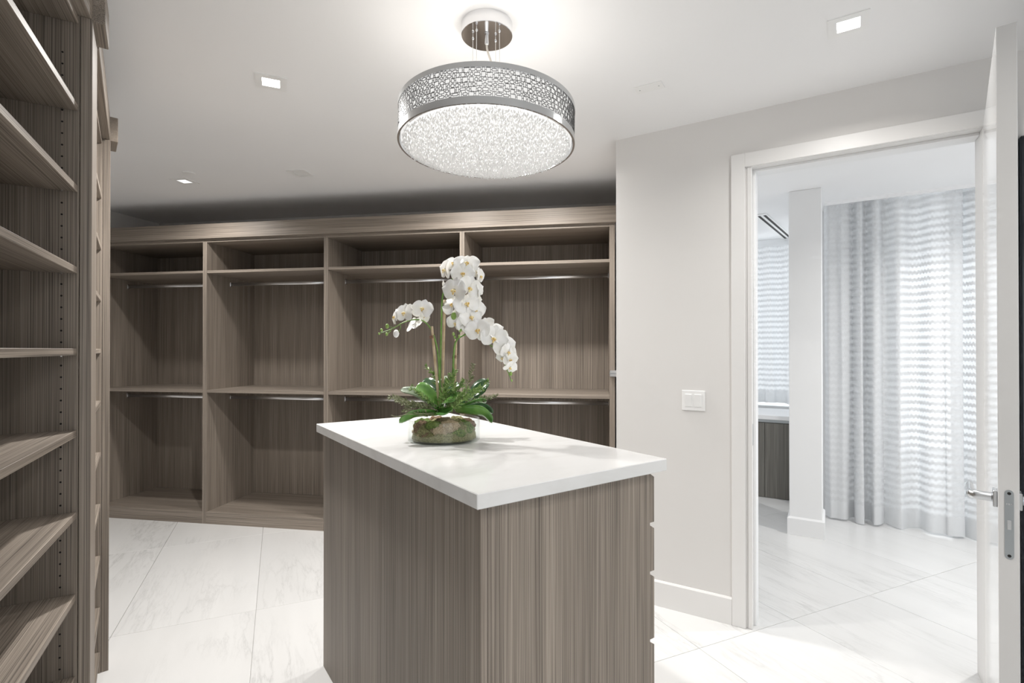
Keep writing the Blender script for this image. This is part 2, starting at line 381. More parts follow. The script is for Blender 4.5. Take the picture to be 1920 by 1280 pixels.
while x < .6:
    path.append((x, .74 + (.03 if (k//2) % 2 else -.03))); x += .045; k += 1
curtain('curtain', 'short wave striped curtain hanging over the counter behind the column', (CQ.x, CQ.y, 0), path, .84, 2.515, 'wave_sheer_dim')
cab = thing('built_in_cabinet', 'low grey wood cabinet with white counter under the far curtain', 'cabinet', (CQ.x, CQ.y, 0), WA)
board('carcass', -1.6, .75, .022, .66, .0, .75, 'grey_wood_upright', cab)
for i in range(4): board('door', -1.6+i*.585, -1.6+(i+1)*.585-.004, 0, .02, .004, .715, 'grey_wood_upright', cab)
board('finger_rail', -1.6, .75, .012, .021, .72, .75, 'brushed_steel', cab)
board('counter', -1.6, .75, -.01, .66, .7505, .79, 'white_paint', cab, .002)
sd = thing('slot_diffuser', 'white linear ceiling slot diffuser with two black slots in next room', 'air vent', (2.36, 4.87, CH), R(51.8))
board('frame', -.25, 1.3, -.085, .03, -.006, -.0005, 'white_plastic', sd, .001)
for y in (-.015, -.062): board('slot', -.2, 1.22, y-.011, y+.011, -.0075, -.0062, 'dark_gap', sd, 0)

# ---- door leaf
DA = math.atan2(-.6855, -.586)
door = bpy.data.objects.new('door_1', None); COL.objects.link(door); door.location = (1.974, 2.165, 0); door.rotation_euler = (0, 0, DA); structure(door, 'glossy white door standing open')
# local x: hinge -> free edge; local y: +y is towards the camera's right
DW = .900; DT = .044
leaf = board('leaf', .002, DW-.001, .0, DT, .008, 2.345, 'door_lacquer', door, .0015)
board('edge_band', DW-.0008, DW+.0004, .001, DT-.001, .009, 2.344, 'door_edge_paint', door, 0)
def stadium(bm, w, h, t, seg=10):
    pts = []
    for k in range(seg+1): a_ = math.pi*k/seg; pts.append((w/2*math.cos(a_), h/2-w/2 + w/2*math.sin(a_)))
    for k in range(seg+1): a_ = math.pi + math.pi*k/seg; pts.append((w/2*math.cos(a_), -h/2+w/2 + w/2*math.sin(a_)))
    lo = [bm.verts.new((0, y, z)) for y, z in pts]; hi = [bm.verts.new((t, y, z)) for y, z in pts]
    bm.faces.new(lo[::-1]); bm.faces.new(hi)
    for i in range(len(pts)): bm.faces.new((lo[i], lo[(i+1) % len(pts)], hi[(i+1) % len(pts)], hi[i]))
    bmesh.ops.recalc_face_normals(bm, faces=bm.faces)
bm = bmesh.new(); stadium(bm, .0195, .195, .0016)
lock = link('lock_plate', fin(bm), 'brushed_steel', door, (DW+.0004, DT*.52, .925))
board('latch', .0012, .004, -.0045, .0045, -.014, .013, 'satin_nickel', lock, .0005)
for z in (.088, -.088):
    bm = bmesh.new(); lathe(bm, [(0, 0), (.0042, 0), (.0042, .0006), (0, .0008)], 16)
    link('screw', fin(bm), 'dark_hole', lock, (.0016, 0, z), rot=(0, R(90), 0))
bm = bmesh.new()
for k in (-1, 0, 1): addbox(bm, 0, .0003, k*.0045-.0014, k*.0045+.0010, -.002, .002)
link('stamped_mark', fin(bm), 'satin_nickel', lock, (.0016, 0, .058))
for side, y0 in ((-1, 0), (1, DT)):
    hx = DW-.058
    bm = bmesh.new(); addbox(bm, hx-.024, hx+.024, min(y0, y0+side*.009), max(y0, y0+side*.009), .985-.024, .985+.024)
    bmesh.ops.bevel(bm, geom=list(bm.edges), offset=.0015, segments=1, affect='EDGES')
    h = link('handle', fin(bm), 'satin_nickel', door)
    bm = bmesh.new()
    pth = [(hx, y0+side*.009, .985), (hx, y0+side*.04, .985), (hx-.004, y0+side*.052, .985), (hx-.014, y0+side*.058, .985), (hx-.05, y0+side*.058, .985), (hx-.13, y0+side*.058, .985)]
    tube(bm, smooth_path(pth, 5), .0098, 14)
    for v in bm.verts: v.co.z = .985 + (v.co.z-.985)*1.35
    for f in bm.faces: f.smooth = True
    link('lever', fin(bm), 'satin_nickel', h)
for z in (.25, 1.2, 2.1): board('hinge', -.006, .001, DT-.010, DT+.006, z-.05, z+.05, 'satin_nickel', door, .001)
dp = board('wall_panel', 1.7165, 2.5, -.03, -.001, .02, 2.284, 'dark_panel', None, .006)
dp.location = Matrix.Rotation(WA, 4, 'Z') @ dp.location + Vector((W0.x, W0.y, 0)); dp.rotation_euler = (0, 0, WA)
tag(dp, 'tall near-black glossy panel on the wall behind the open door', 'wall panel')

# ---- light switch
sw = thing('light_switch', 'white double rocker light switch plate on the grey wall', 'switch', (W0.x, W0.y, 0), WA)
board('plate', .374, .494, -.007, -.0005, 1.092, 1.2, 'white_plastic', sw, .002)
for x in (.391, .441):
    rk = board('rocker', x, x+.036, -.0115, -.0065, 1.113, 1.18, 'white_plastic', sw, .0012); rk.rotation_euler = (R(3), 0, 0)

# ------------------------------------------------------------------ wardrobe bays along the back wall
KP = Vector((-1.504, 4.059)); KA = R(-9.545)
kd = Vector((math.cos(KA), math.sin(KA))); kn = Vector((-kd.y, kd.x))
bays = [(-2.058, -1.0235, 'open wardrobe bay at the left wall corner, end of the back row'),
        (-1.0235, .0465, 'open wardrobe bay, second from the left wall corner'),
        (.0465, 1.145, 'open wardrobe bay behind the orchid, third from the left wall corner'),
        (1.145, 2.268, 'open wardrobe bay with a metal pull, next to the light switch wall')]
T = .018; KD = .59
def rod(parent, x0, x1, z):
    bm = bmesh.new(); n_ = 14
    prof = [(.0075*math.cos(2*math.pi*k/n_), .015*math.sin(2*math.pi*k/n_)) for k in range(n_)]
    A = [bm.verts.new((x0, y, q)) for y, q in prof]; B = [bm.verts.new((x1, y, q)) for y, q in prof]
    for k in range(n_): f = bm.faces.new((A[k], A[(k+1) % n_], B[(k+1) % n_], B[k])); f.smooth = True
    bm.faces.new(A[::-1]); bm.faces.new(B); bmesh.ops.recalc_face_normals(bm, faces=bm.faces)
    r = link('hanging_rod', fin(bm), 'rod_chrome', parent, (0, .279, z))
    for x, s in ((x0, 1), (x1, -1)):
        board('rod_flange', min(x-s*.0, x+s*.006), max(x, x+s*.006), -.013, .013, -.021, .021, 'chrome', r, .003)
for i, (x0, x1, lab) in enumerate(bays):
    o = KP + kd*x0
    u = thing('wardrobe_bay', lab, 'wardrobe', (o.x, o.y, 0), KA, 'open wardrobe bays along the back wall')
    w = x1-x0
    e = .037 if i == 3 else T
    board('side_panel', .0002, T, 0, KD+.018, .0, 2.315, 'wood_upright', u)
    board('side_panel', w-e, w-.0002, 0, KD+.018, .0, 2.315, 'wood_upright', u)
    board('back_panel', T+.0003, w-e-.0003, KD, KD+.016, .097, 2.315, 'wood_upright', u)
    board('top_panel', T+.0003, w-e-.0003, .0, KD-.0005, 2.297, 2.315, 'wood_lengthwise', u)
    board('shelf', T+.0003, w-e-.0003, .002, KD-.0005, 2.044, 2.066, 'wood_lengthwise', u, .0012)
    board('shelf', T+.0003, w-e-.0003, .002, KD-.0005, 1.067, 1.091, 'wood_lengthwise', u, .0012)
    board('bottom_panel', T+.0003, w-e-.0003, .012, KD-.0005, .077, .097, 'wood_lengthwise', u, .0012)
    board('kickboard', T+.0003, w-e-.0003, .0, .0118, .0, .097, 'wood_lengthwise', u)
    rod(u, T+.0005, w-e-.0005, 1.986); rod(u, T+.0005, w-e-.0005, 1.007)
    if i == 3:
        pl = board('pull', w-.038, w+.016, -.03, -.0005, 1.228, 1.272, 'satin_nickel', u, .004)
        board('pull_groove', -.0275, .0275, -.0166, -.0146, -.003, .003, 'brushed_steel', pl, 0)
o = KP + kd*(-2.058)
cr = thing('cornice', 'wood cornice running along the top of the back wardrobes', 'cornice', (o.x, o.y, 0), KA)
board('fascia', 0, 4.334, -.028, .0, 2.322, 2.441, 'wood_lengthwise', cr, .002)
board('bead', 0, 4.326, -.012, .0, 2.316, 2.3215, 'wood_lengthwise', cr, .001)
board('top_board', 0, 4.326, .0005, KD+.018, 2.3155, 2.333, 'wood_lengthwise', cr, .001)

# ------------------------------------------------------------------ shoe shelf units on the left
def shelf_unit(label, origin, ang, length, pil_ang, pil_len):
    """origin: far end of the shelf front; local x runs away from the camera, local y goes into the cabinet"""
    u = thing('shelf_unit', label, 'shelf unit', (origin[0], origin[1], 0), ang, 'shoe shelf units on the left')
    D = .36
    def panel(x0, x1, hx):
        p = board('side_panel', x0, x1, 0, D, .0, 2.352, 'wood_upright', u)
        bm = bmesh.new()
        for yy in (.037, D-.05):
            for k in range(66):
                z = .16 + k*.032
                vs = [bm.verts.new((hx, yy-D/2 + .0027*math.cos(a_), z-1.176 + .0027*math.sin(a_))) for a_ in [2*math.pi*q/8 for q in range(8)]]
                bm.faces.new(vs)
        h = link('pin_holes', fin(bm), 'dark_hole', p); h['kind'] = 'stuff'
    panel(0.0, .018, -.0095-.0002)
    panel(-length, -length+.018, .0095+.0002)
    board('back_panel', -length+.0183, -.0003, D-.008, D, .08, 2.352, 'wood_upright', u)
    board('top_panel', -length+.0183, -.0003, .003, D-.0085, 2.328, 2.347, 'wood_lengthwise', u, .0012)
    board('bottom_panel', -length+.0183, -.0003, .003, D-.0085, .075, .094, 'wood_lengthwise', u, .0012)
    board('kickboard', -length+.0183, -.0003, .02, .036, .0, .0745, 'wood_lengthwise', u)
    for k in range(-5, 4):
        z = 1.404 + .2267*k
        s = board('shelf', -length+.0186, -.0006, .003, D-.0085, z, z+.019, 'wood_lengthwise', u, .0012)
        for xx in ((length-.0192)/2-.004, -(length-.0192)/2+.004):
            bm = bmesh.new(); lathe(bm, [(0, -.0035), (.0035, -.0035), (.0035, 0), (0, 0)], 10)
            link('shelf_pin', fin(bm), 'chrome', s, (xx, .037-.003-(D-.0115)/2, -.0096))
    board('crown', -length, .017, -.025, .02, 2.353, 2.46, 'wood_lengthwise', u, .002)
    # pilaster with its capital, set at the angle between two units
    st = board('pilaster', 0, pil_len, -.0, .026, .0, 2.3525, 'wood_upright', u, .001)
    ca = pil_ang - ang
    off = Matrix.Rotation(ca, 3, 'Z')
    base = Vector((.004, -.0275, 0))
    st.location = base + off @ st.location; st.rotation_euler = (0, 0, ca)
    cp = board('capital', .0, pil_len-.006, -.026, .04, 2.3535, 2.462, 'wood_lengthwise', u, .002)
    cp.location = Vector((.0195, -.0275, 0)) + off @ cp.location; cp.rotation_euler = (0, 0, ca)
    return u
shelf_unit('tall open shoe shelf unit with rows of pin holes in its side panel', (-1.207, 1.44), R(118.5), .95, R(125.0), .157)
shelf_unit('narrow-looking tall shelf unit angled between the first shelf unit and the back wardrobes', (-1.807, 2.279), R(126.1), .855, R(129.9), .157)

# ------------------------------------------------------------------ island
IA = R(35.2); IN = (-.0802, 1.1982)
isl = thing('island_cabinet', 'dark wood island cabinet with a column of drawers under the white countertop', 'cabinet', (IN[0], IN[1], 0), IA)
board('side_panel', .026, .045, .026, 1.367, .0, 1.0475, 'wood_upright', isl)
board('end_panel', .0465, .634, .0265, .045, .0, 1.0475, 'wood_upright', isl)
board('end_panel', .0465, .634, 1.348, 1.367, .0, 1.0475, 'wood_upright', isl)
board('carcass', .0465, .632, .046, 1.347, .06, 1.047, 'wood_upright', isl)
board('kickboard', .0465, .60, .046, 1.347, .0, .0595, 'wood_lengthwise', isl)
zs = [1.044, .886, .737, .53, .30, .06]
for ya, yb in ((.027, .695), (.699, 1.366)):
    for zt, zb in zip(zs, zs[1:]):
        bm = bmesh.new(); addbox(bm, .6345, .653, ya, yb, zb+.004, zt-.004)
        # finger bevel along the top edge of each front
        for v in bm.verts:
            if v.co.z > zt-.01 and v.co.x > .65: v.co.z -= .012
        c = Vector((.644, (ya+yb)/2, (zt+zb)/2))
        for v in bm.verts: v.co -= c
        link('drawer', fin(bm), 'wood_upright', isl, c)
ct = link('countertop', boxme(.681, 1.393, .037, 'quartz', .002)); 
cc = Matrix.Rotation(IA, 3, 'Z') @ Vector((.3405, .6965, 0)); ct.location = (IN[0]+cc.x, IN[1]+cc.y, 1.0665+.0002); ct.rotation_euler = (0, 0, IA)
tag(ct, 'white quartz countertop slab lying on the island', 'countertop')

# ------------------------------------------------------------------ ceiling fittings
def downlight(label, x, y, ang, lit, watt=0, size=.132):
    d = thing('downlight', label, 'ceiling light', (x, y, CH), ang, 'square recessed ceiling lights')
    s = size/2; i_ = size*.28
    bm = bmesh.new()
    addbox(bm, -s, s, -s, -i_, -.004, -.0003); addbox(bm, -s, s, i_, s, -.004, -.0003)
    addbox(bm, -s, -i_, -i_, i_, -.004, -.0003); addbox(bm, i_, s, -i_, i_, -.004, -.0003)
    link('trim', fin(bm), 'white_plastic', d)
    board('lens', -i_+.0005, i_-.0005, -i_+.0005, i_-.0005, -.0018, -.0004, lit, d, 0)
    if watt:
        ld = bpy.data.lights.new('downlight_lamp', 'AREA'); ld.shape = 'SQUARE'; ld.size = i_*2; ld.energy = watt; ld.color = (1, .975, .94); ld.spread = R(150)
        lo = bpy.data.objects.new('downlight_lamp', ld); COL.objects.link(lo); lo.parent = d; lo.location = (0, 0, -.006)
    return d
downlight('lit square recessed light between the pendant lamp and the shelf units', -1.10, 2.355, R(24), 'lit_lens', DOWNLIGHT_W*2.2)
downlight('lit square recessed light in the ceiling before the doorway wall', 1.262, 1.934, R(-33), 'lit_lens', DOWNLIGHT_W*.5)
downlight('dim square recessed light beside the round sprinkler cover', -2.372, 3.742, R(-10), 'lit_lens_dim', DOWNLIGHT_W*.75)
downlight('unlit square recessed light before the back wardrobes', -1.465, 3.572, R(-10), 'white_plastic', DOWNLIGHT_W*.0)
downlight('added square recessed light hidden behind the pendant, before the third wardrobe bay', -.42, 3.36, R(-10), 'lit_lens', DOWNLIGHT_W*.9)  # added out of sight to put more light on the wardrobes
downlight('lit square recessed light behind the pendant, before the last wardrobe bay', .14, 3.20, R(-10), 'lit_lens', DOWNLIGHT_W*1.1)
downlight('added unseen square recessed light behind the island end', .85, .45, R(24), 'lit_lens', DOWNLIGHT_W*.6)  # added above the frame to brighten shelf fronts and island end
downlight('added unseen square recessed light before the first shelf unit', .1, -.9, R(24), 'lit_lens', DOWNLIGHT_W)  # invented lamp behind the camera for overall brightness
downlight('added unseen square recessed light before the dark wall panel', 1.75, .55, R(-33), 'lit_lens', DOWNLIGHT_W*.2)  # extra unseen lamp, throws light from the upper right onto the shelf edges
downlight('added unseen square recessed light in the next room ceiling', 3.0, 2.75, R(-31.6), 'lit_lens', DOWNLIGHT_W*1.6)  # made-up lamp out of view, lifts the next room's ceiling and column
sp = bmesh.new(); lathe(sp, [(0, -.007), (.036, -.006), (.04, -.003), (.04, -.0003), (0, -.0003)], 28)
spo = link('sprinkler_cover', fin(sp, smooth=False), 'white_plastic', None, (-2.234, 3.57, CH)); tag(spo, 'small round white sprinkler cover on the ceiling', 'sprinkler')
av = thing('ceiling_plate', 'blank rectangular white cover plate with two screws on the ceiling', 'cover plate', (.639, 2.402, CH), R(-30))
board('plate', -.064, .064, -.034, .034, -.004, -.0003, 'white_plastic', av, .001)
for x in (-.044, .044):
    bm = bmesh.new(); lathe(bm, [(0, -.0052), (.003, -.005), (.003, -.0041), (0, -.0041)], 10); link('screw', fin(bm), 'brushed_steel', av, (x, 0, 0))

# ------------------------------------------------------------------ pendant lamp
PX, PY = -.094, 1.938
pen = thing('pendant_lamp', 'round drum pendant lamp with metal fretwork band and crystal underside', 'pendant lamp', (PX, PY, CH))
bm = bmesh.new(); lathe(bm, [(0, -.045), (.0945, -.045), (.096, -.0435), (.096, -.0004), (0, -.0004)], 64)
can = link('canopy', fin(bm), 'chrome', pen)
DR = .327; DZ0 = -.4615; DZ1 = -.3275   # drum bottom / top relative to the ceiling
tilt = (Matrix.Translation((0, 0, (DZ0+DZ1)/2)) @ Matrix.Rotation(R(-1.6), 4, 'X') @ Matrix.Rotation(R(.9), 4, 'Y') @ Matrix.Translation((0, 0, -(DZ0+DZ1)/2)))
def drum_part(name, bm, m, smooth=True, parent=pen):
    bm.transform(tilt); o_ = link(name, fin(bm, name, smooth), m, parent); return o_
def band(z0, z1, r0, r1):
    bm = bmesh.new(); lathe(bm, [(r0, z0), (r1, z0), (r1, z1), (r0, z1), (r0, z0)], 128); return bm
for nm, z0, z1 in (('lower_band', DZ0, DZ0+.024), ('upper_band', DZ1-.018, DZ1)):
    o_ = drum_part(nm, band(z0, z1, DR-.006, DR+.001), 'polished_band', False)
bm = bmesh.new(); lathe(bm, [(DR-.010, DZ0+.01), (DR-.010, DZ1-.006)], 128)
drum_part('diffuser', bm, 'shade_glow')
# fretwork
bm = bmesh.new()
def bar(a0, a1, z0, z1, r0=DR-.002, r1=DR):
    seg = max(1, int((a1-a0)/.05)); P_ = []
    for k in range(seg+1):
        a_ = a0 + (a1-a0)*k/seg; c, s_ = math.cos(a_), math.sin(a_)
        P_.append([bm.verts.new((r_*c, r_*s_, z_)) for r_, z_ in ((r0, z0), (r1, z0), (r1, z1), (r0, z1))])
    for A, B in zip(P_, P_[1:]):
        for k in range(4): bm.faces.new((A[k], B[k], B[(k+1) % 4], A[(k+1) % 4]))
    bm.faces.new(P_[0][::-1]); bm.faces.new(P_[-1])
fz0, fz1 = DZ0+.024, DZ1-.018; rows = 6; rh = (fz1-fz0)/rows; t_ = .0012
rng = random.Random(3)
for r_ in range(rows):
    a_ = rng.random()*.03; zc = fz0 + rh*(r_+.5)
    while a_ < 2*math.pi - .02:
        wdt = rng.choice((.0085, .011, .014, .018))/DR; hh = rng.choice((.3, .38, .5, .58))*rh; zc2 = zc + rng.uniform(-.1, .1)*rh
        b0, b1 = a_, a_+wdt
        ta = t_/DR
        bar(b0, b1, zc2-hh, zc2-hh+t_); bar(b0, b1, zc2+hh-t_, zc2+hh); bar(b0, b0+ta, zc2-hh+t_, zc2+hh-t_); bar(b1-ta, b1, zc2-hh+t_, zc2+hh-t_)
        gap = .0042/DR; bar(b1, b1+gap, zc-t_/2, zc+t_/2)
        bar((b0+b1)/2, (b0+b1)/2+ta, zc2+hh, zc+rh*.72)
        a_ = b1 + gap
fr = drum_part('fretwork', bm, 'fret_metal', False); fr['kind'] = 'stuff'
# crystal underside on a shallow dome
def dome_z(r): return DZ0 - .002 - .026*(1-(r/(DR-.012))**2)
bm = bmesh.new(); prof = [(0.0, dome_z(0)+.012)] + [(rr, dome_z(rr)+.012) for rr in (.05, .1, .15, .2, .25, .29, .305)]
lathe(bm, prof, 96); drum_part('lamp_dome', bm, 'dome_glow')
bm = bmesh.new(); sp_ = .0079; row = 0; yv = -.312
while yv < .312:
    xv = -.312 + (sp_/2 if row % 2 else 0)
    while xv < .312:
        rr = math.hypot(xv, yv)
        if rr < .311:
            x_ = xv + rng.uniform(-.0016, .0016); y_ = yv + rng.uniform(-.0016, .0016); z_ = dome_z(rr) + rng.uniform(-.006, .004)
            L_ = rng.uniform(.011, .017); q = .0033; tx, ty = rng.uniform(-.25, .25), rng.uniform(-.25, .25); a0 = rng.random()*6
            top = bm.verts.new((x_-tx*L_/2, y_-ty*L_/2, z_+L_*.6)); bot = bm.verts.new((x_+tx*L_/2, y_+ty*L_/2, z_-L_*.4))
            mid = [bm.verts.new((x_+q*math.cos(a0+k*math.pi/2), y_+q*math.sin(a0+k*math.pi/2), z_)) for k in range(4)]
            for k in range(4): bm.faces.new((top, mid[k], mid[(k+1) % 4])); bm.faces.new((bot, mid[(k+1) % 4], mid[k]))
        xv += sp_
    yv += sp_*.866; row += 1
bmesh.ops.recalc_face_normals(bm, faces=bm.faces)
cs = drum_part('crystal_drops', bm, 'crystal', False); cs['kind'] = 'stuff'
# suspension
for (ax, ay, bz) in ((-.052, -.01, -.062), (-.035, -.06, -.062), (.032, .005, -.062), (.048, -.055, -.062)):
    bm = bmesh.new(); ex = ax*1.0; tube(bm, [(ax, ay, -.045), (ax*1.02, ay, -.2), (ax*1.03, ay, DZ1-.004)], .0011, 6)
    cbl = link('cable', fin(bm), 'cable', pen)
    bm = bmesh.new(); bmesh.ops.create_uvsphere(bm, u_segments=12, v_segments=8, radius=.0052); link('cable_grip', fin(bm, smooth=True), 'chrome', cbl, (ax, ay, -.058))
bm = bmesh.new(); tube(bm, smooth_path([(.0, -.02, -.045), (.0, -.02, -.09), (.004, -.022, -.115), (.022, -.02, -.17), (.030, -.016, -.22), (.032, -.01, DZ1)], 6), .0038, 10)
cord = link('power_cord', fin(bm, smooth=True), 'rope', pen)
bm = bmesh.new(); lathe(bm, [(0, -.088), (.0065, -.088), (.0075, -.086), (.0065, -.05), (.009, -.0455), (0, -.0452)], 18); link('strain_relief', fin(bm, smooth=True), 'chrome', cord, (0, -.02, 0))
bm = bmesh.new()
for k in range(3):
    a_ = math.pi*k/3 + .4; c, s_ = math.cos(a_)*(DR-.012), math.sin(a_)*(DR-.012); tube(bm, [(-c, -s_, DZ1-.01), (c, s_, DZ1-.01)], .003, 6)
drum_part('spider', bm, 'chrome', False)
for k in range(4):
    a_ = math.pi*k/2 + .6; p_ = (math.cos(a_)*.17, math.sin(a_)*.17, DZ1-.055)
    bm = bmesh.new(); bmesh.ops.create_uvsphere(bm, u_segments=14, v_segments=10, radius=.018); link('bulb', fin(bm, smooth=True), 'bulb_glow', pen, p_)
    ld = bpy.data.lights.new('pendant_bulb_light', 'POINT'); ld.energy = BULB_W; ld.color = (1, .93, .84); ld.shadow_soft_size = .02
    lo = bpy.data.objects.new('pendant_bulb_light', ld); COL.objects.link(lo); lo.parent = pen; lo.location = (p_[0], p_[1], p_[2]+.024)

# ------------------------------------------------------------------ orchid arrangement
OX, OY, OZ = -.252, 1.925, 1.0853
orc = thing('potted_orchid', 'white orchid arrangement in a low round glass bowl on the island', 'plant', (OX, OY, OZ))
K = .001985/3.283
def pz(x, y, d=0.0): return Vector(((x-470)*K*(1+d*.52), d, (1195-y)*K*(1+d*.52) - d*.16))   # bowl-frame metres; d = depth away from the viewer
bm = bmesh.new(); lathe(bm, [(0, 0), (.128, 0), (.1325, .004), (.1325, .078), (.1315, .079), (.1285, .079), (.1285, .008), (0, .006)], 128)
bmesh.ops.recalc_face_normals(bm, faces=bm.faces)
bowl = link('glass_bowl', fin(bm), 'clear_glass', orc); 
rngp = random.Random(11)
def clump(name, c, r, m, seed):
    bm = bmesh.new(); bmesh.ops.create_icosphere(bm, subdivisions=4, radius=1)
    rg = random.Random(seed); ph = [rg.uniform(0, 6) for _ in range(9)]
    for v in bm.verts:
        n_ = v.co.normalized(); s_ = 1 + .12*math.sin(n_.x*5+ph[0])*math.sin(n_.y*6+ph[1]) + .09*math.sin(n_.z*9+ph[2])*math.sin(n_.x*11+ph[3]) + .05*math.sin(n_.y*17+ph[4])*math.sin(n_.z*15+ph[5]) + rg.uniform(-.07, .07)
        v.co = Vector((n_.x*r[0]*s_, n_.y*r[1]*s_, n_.z*r[2]*s_))
    return link(name, fin(bm, smooth=True), m, orc, c)
bm = bmesh.new(); lathe(bm, [(0, .0085), (.119, .0085), (.117, .024), (.104, .044), (.085, .06), (.05, .07), (0, .074)], 40)
for v in bm.verts:
    if v.co.z > .02: v.co.z += rngp.uniform(-.006, .006)
link('moss_bed', fin(bm, smooth=True), 'moss_olive', orc)
for i, (a_, rr, z_, r_, m_) in enumerate(((-150, .1, .05, (.026, .022, .02), 'moss_brown'), (-125, .103, .034, (.03, .02, .022), 'moss_olive'), (-108, .098, .062, (.026, .022, .014), 'moss_green'),
        (-92, .106, .046, (.028, .018, .018), 'moss_tan'), (-70, .10, .058, (.033, .022, .02), 'moss_tan'), (-48, .098, .05, (.028, .022, .022), 'moss_olive'), (-165, .102, .028, (.025, .02, .016), 'moss_tan'),
        (-30, .1, .04, (.03, .022, .026), 'moss_green'), (10, .095, .05, (.03, .03, .022), 'moss_brown'), (60, .09, .05, (.035, .03, .022), 'moss_olive'), (120, .09, .05, (.035, .03, .022), 'moss_brown'),
        (170, .095, .05, (.03, .028, .022), 'moss_green'), (-80, .045, .068, (.03, .025, .016), 'moss_tan'), (-140, .108, .052, (.018, .014, .012), 'moss_brown'), (-115, .108, .02, (.024, .014, .014), 'moss_brown'), (-135, .106, .018, (.022, .014, .012), 'moss_tan'), (-60, .104, .026, (.034, .018, .02), 'moss_green'))):
    c = Vector((math.cos(R(a_))*rr*.86, math.sin(R(a_))*rr*.86, max(z_+.001, r_[2]*1.45+.009))); clump('moss_clump', c, tuple(q*1.18 for q in r_), m_, i)

def leaf(path, width, m, twist=0.0, fold=.25):
    P_ = smooth_path(path, 5); n_ = len(P_); bm = bmesh.new(); rows_ = []
    for i, p in enumerate(P_):
        t = i/(n_-1); tg = (P_[min(i+1, n_-1)]-P_[max(i-1, 0)]).normalized()
        sd_ = tg.cross(Vector((0, 0, 1))); sd_ = sd_.normalized() if sd_.length > .02 else Vector((1, 0, 0))
        sd_ = Matrix.Rotation(twist, 3, tg) @ sd_; up_ = sd_.cross(tg)
        w_ = width*(.34 + .66*math.sin(math.pi*min(1, t*1.0)**.75*.62)/.93)*math.sqrt(max(0, 1-max(0, (t-.6)/.4)**2.2)) + .0008
        rows_.append([bm.verts.new(p + sd_*w_*s_ + up_*abs(s_)*w_*fold) for s_ in (-1, -.5, 0, .5, 1)])
    for A, B in zip(rows_, rows_[1:]):
        for k in range(4): bm.faces.new((A[k], A[k+1], B[k+1], B[k]))
    o_ = link('leaf', fin(bm, smooth=True), m, orc)
    md = o_.modifiers.new('thickness', 'SOLIDIFY'); md.thickness = .0016; md.offset = 0
    return o_
c0 = pz(470, 1020)
leaf([pz(440, 1040, -.02), pz(380, 1035, -.06), pz(300, 1045, -.09), pz(215, 1090, -.10)], .021, 'orchid_leaf', .75)
leaf([pz(430, 1015, -.01), pz(380, 960, -.03), pz(300, 905, -.03), pz(205, 888, -.02)], .019, 'greyish_leaf', -.7)
leaf([pz(440, 1005, 0), pz(410, 950, -.015), pz(350, 890, -.02), pz(300, 870, -.02)], .027, 'orchid_leaf', -.75)
leaf([pz(450, 980, .04), pz(430, 900, .05), pz(370, 855, .06), pz(320, 850, .06)], .029, 'dark_leaf', -.5)
leaf([pz(480, 1010, -.03), pz(450, 1000, -.05), pz(500, 960, -.09), pz(560, 955, -.12)], .02, 'orchid_leaf', .5)
leaf([pz(430, 1020, -.04), pz(470, 1025, -.09), pz(510, 1025, -.11), pz(550, 1005, -.12)], .02, 'orchid_leaf', .6)
leaf([pz(540, 1020, -.02), pz(620, 1020, -.06), pz(720, 1030, -.08), pz(785, 1090, -.09)], .028, 'orchid_leaf', -.8)
leaf([pz(540, 1010, .01), pz(640, 1005, 0), pz(710, 1000, 0), pz(770, 1035, 0)], .022, 'dark_leaf', -.7)
leaf([pz(560, 1010, .02), pz(620, 985, .02), pz(680, 965, .03), pz(725, 962, .03)], .017, 'orchid_leaf', -.7)
leaf([pz(560, 1000, .06), pz(640, 920, .07), pz(690, 870, .08), pz(730, 850, .08)], .032, 'dark_leaf', .7)
leaf([pz(480, 990, .02), pz(500, 930, .02), pz(510, 890, .03), pz(560, 860, .03)], .027, 'dark_leaf', .6)
leaf([pz(470, 1000, -.01), pz(490, 960, -.03), pz(520, 930, -.05), pz(560, 935, -.07)], .024, 'orchid_leaf', .8)
leaf([pz(455, 950, .0), pz(462, 880, 0), pz(470, 830, .01), pz(490, 812, .01)], .014, 'greyish_leaf', .6)

def sprig(path, m, n_leaf, llen):
    P_ = smooth_path(path, 8); bm = bmesh.new(); tube(bm, P_, [.0013]*len(P_), 5)
    L_ = len(P_)-1
    for k in range(n_leaf):
        t = .12 + .88*k/(n_leaf-1); q = t*L_; i = min(int(q), L_-1); p = P_[i].lerp(P_[i+1], q-i); tg = (P_[i+1]-P_[i]).normalized()
        for s_ in range(3):
            rv = Vector((rngp.uniform(-1, 1), rngp.uniform(-1, 1), rngp.uniform(-.6, 1))); d_ = (tg*.75 + (rv - tg*rv.dot(tg)).normalized()).normalized()
            ln = 1.3*llen*rngp.uniform(.7, 1.15)*(1-.45*t); w_ = ln*.16; sd_ = d_.cross(Vector((rngp.uniform(-1, 1), rngp.uniform(-1, 1), rngp.uniform(-1, 1)))).normalized()
            nn = sd_.cross(d_)*w_*.35
            a1 = bm.verts.new(p); a2 = bm.verts.new(p+d_*ln*.5+sd_*w_); a3 = bm.verts.new(p+d_*ln); a4 = bm.verts.new(p+d_*ln*.5-sd_*w_); a5 = bm.verts.new(p+d_*ln*.5+nn)
            for f in ((a1, a2, a5), (a2, a3, a5), (a3, a4, a5), (a4, a1, a5), (a1, a3, a2), (a1, a4, a3)):
                try: bm.faces.new(f)
                except ValueError: pass
    link('sprig', fin(bm), m, orc)
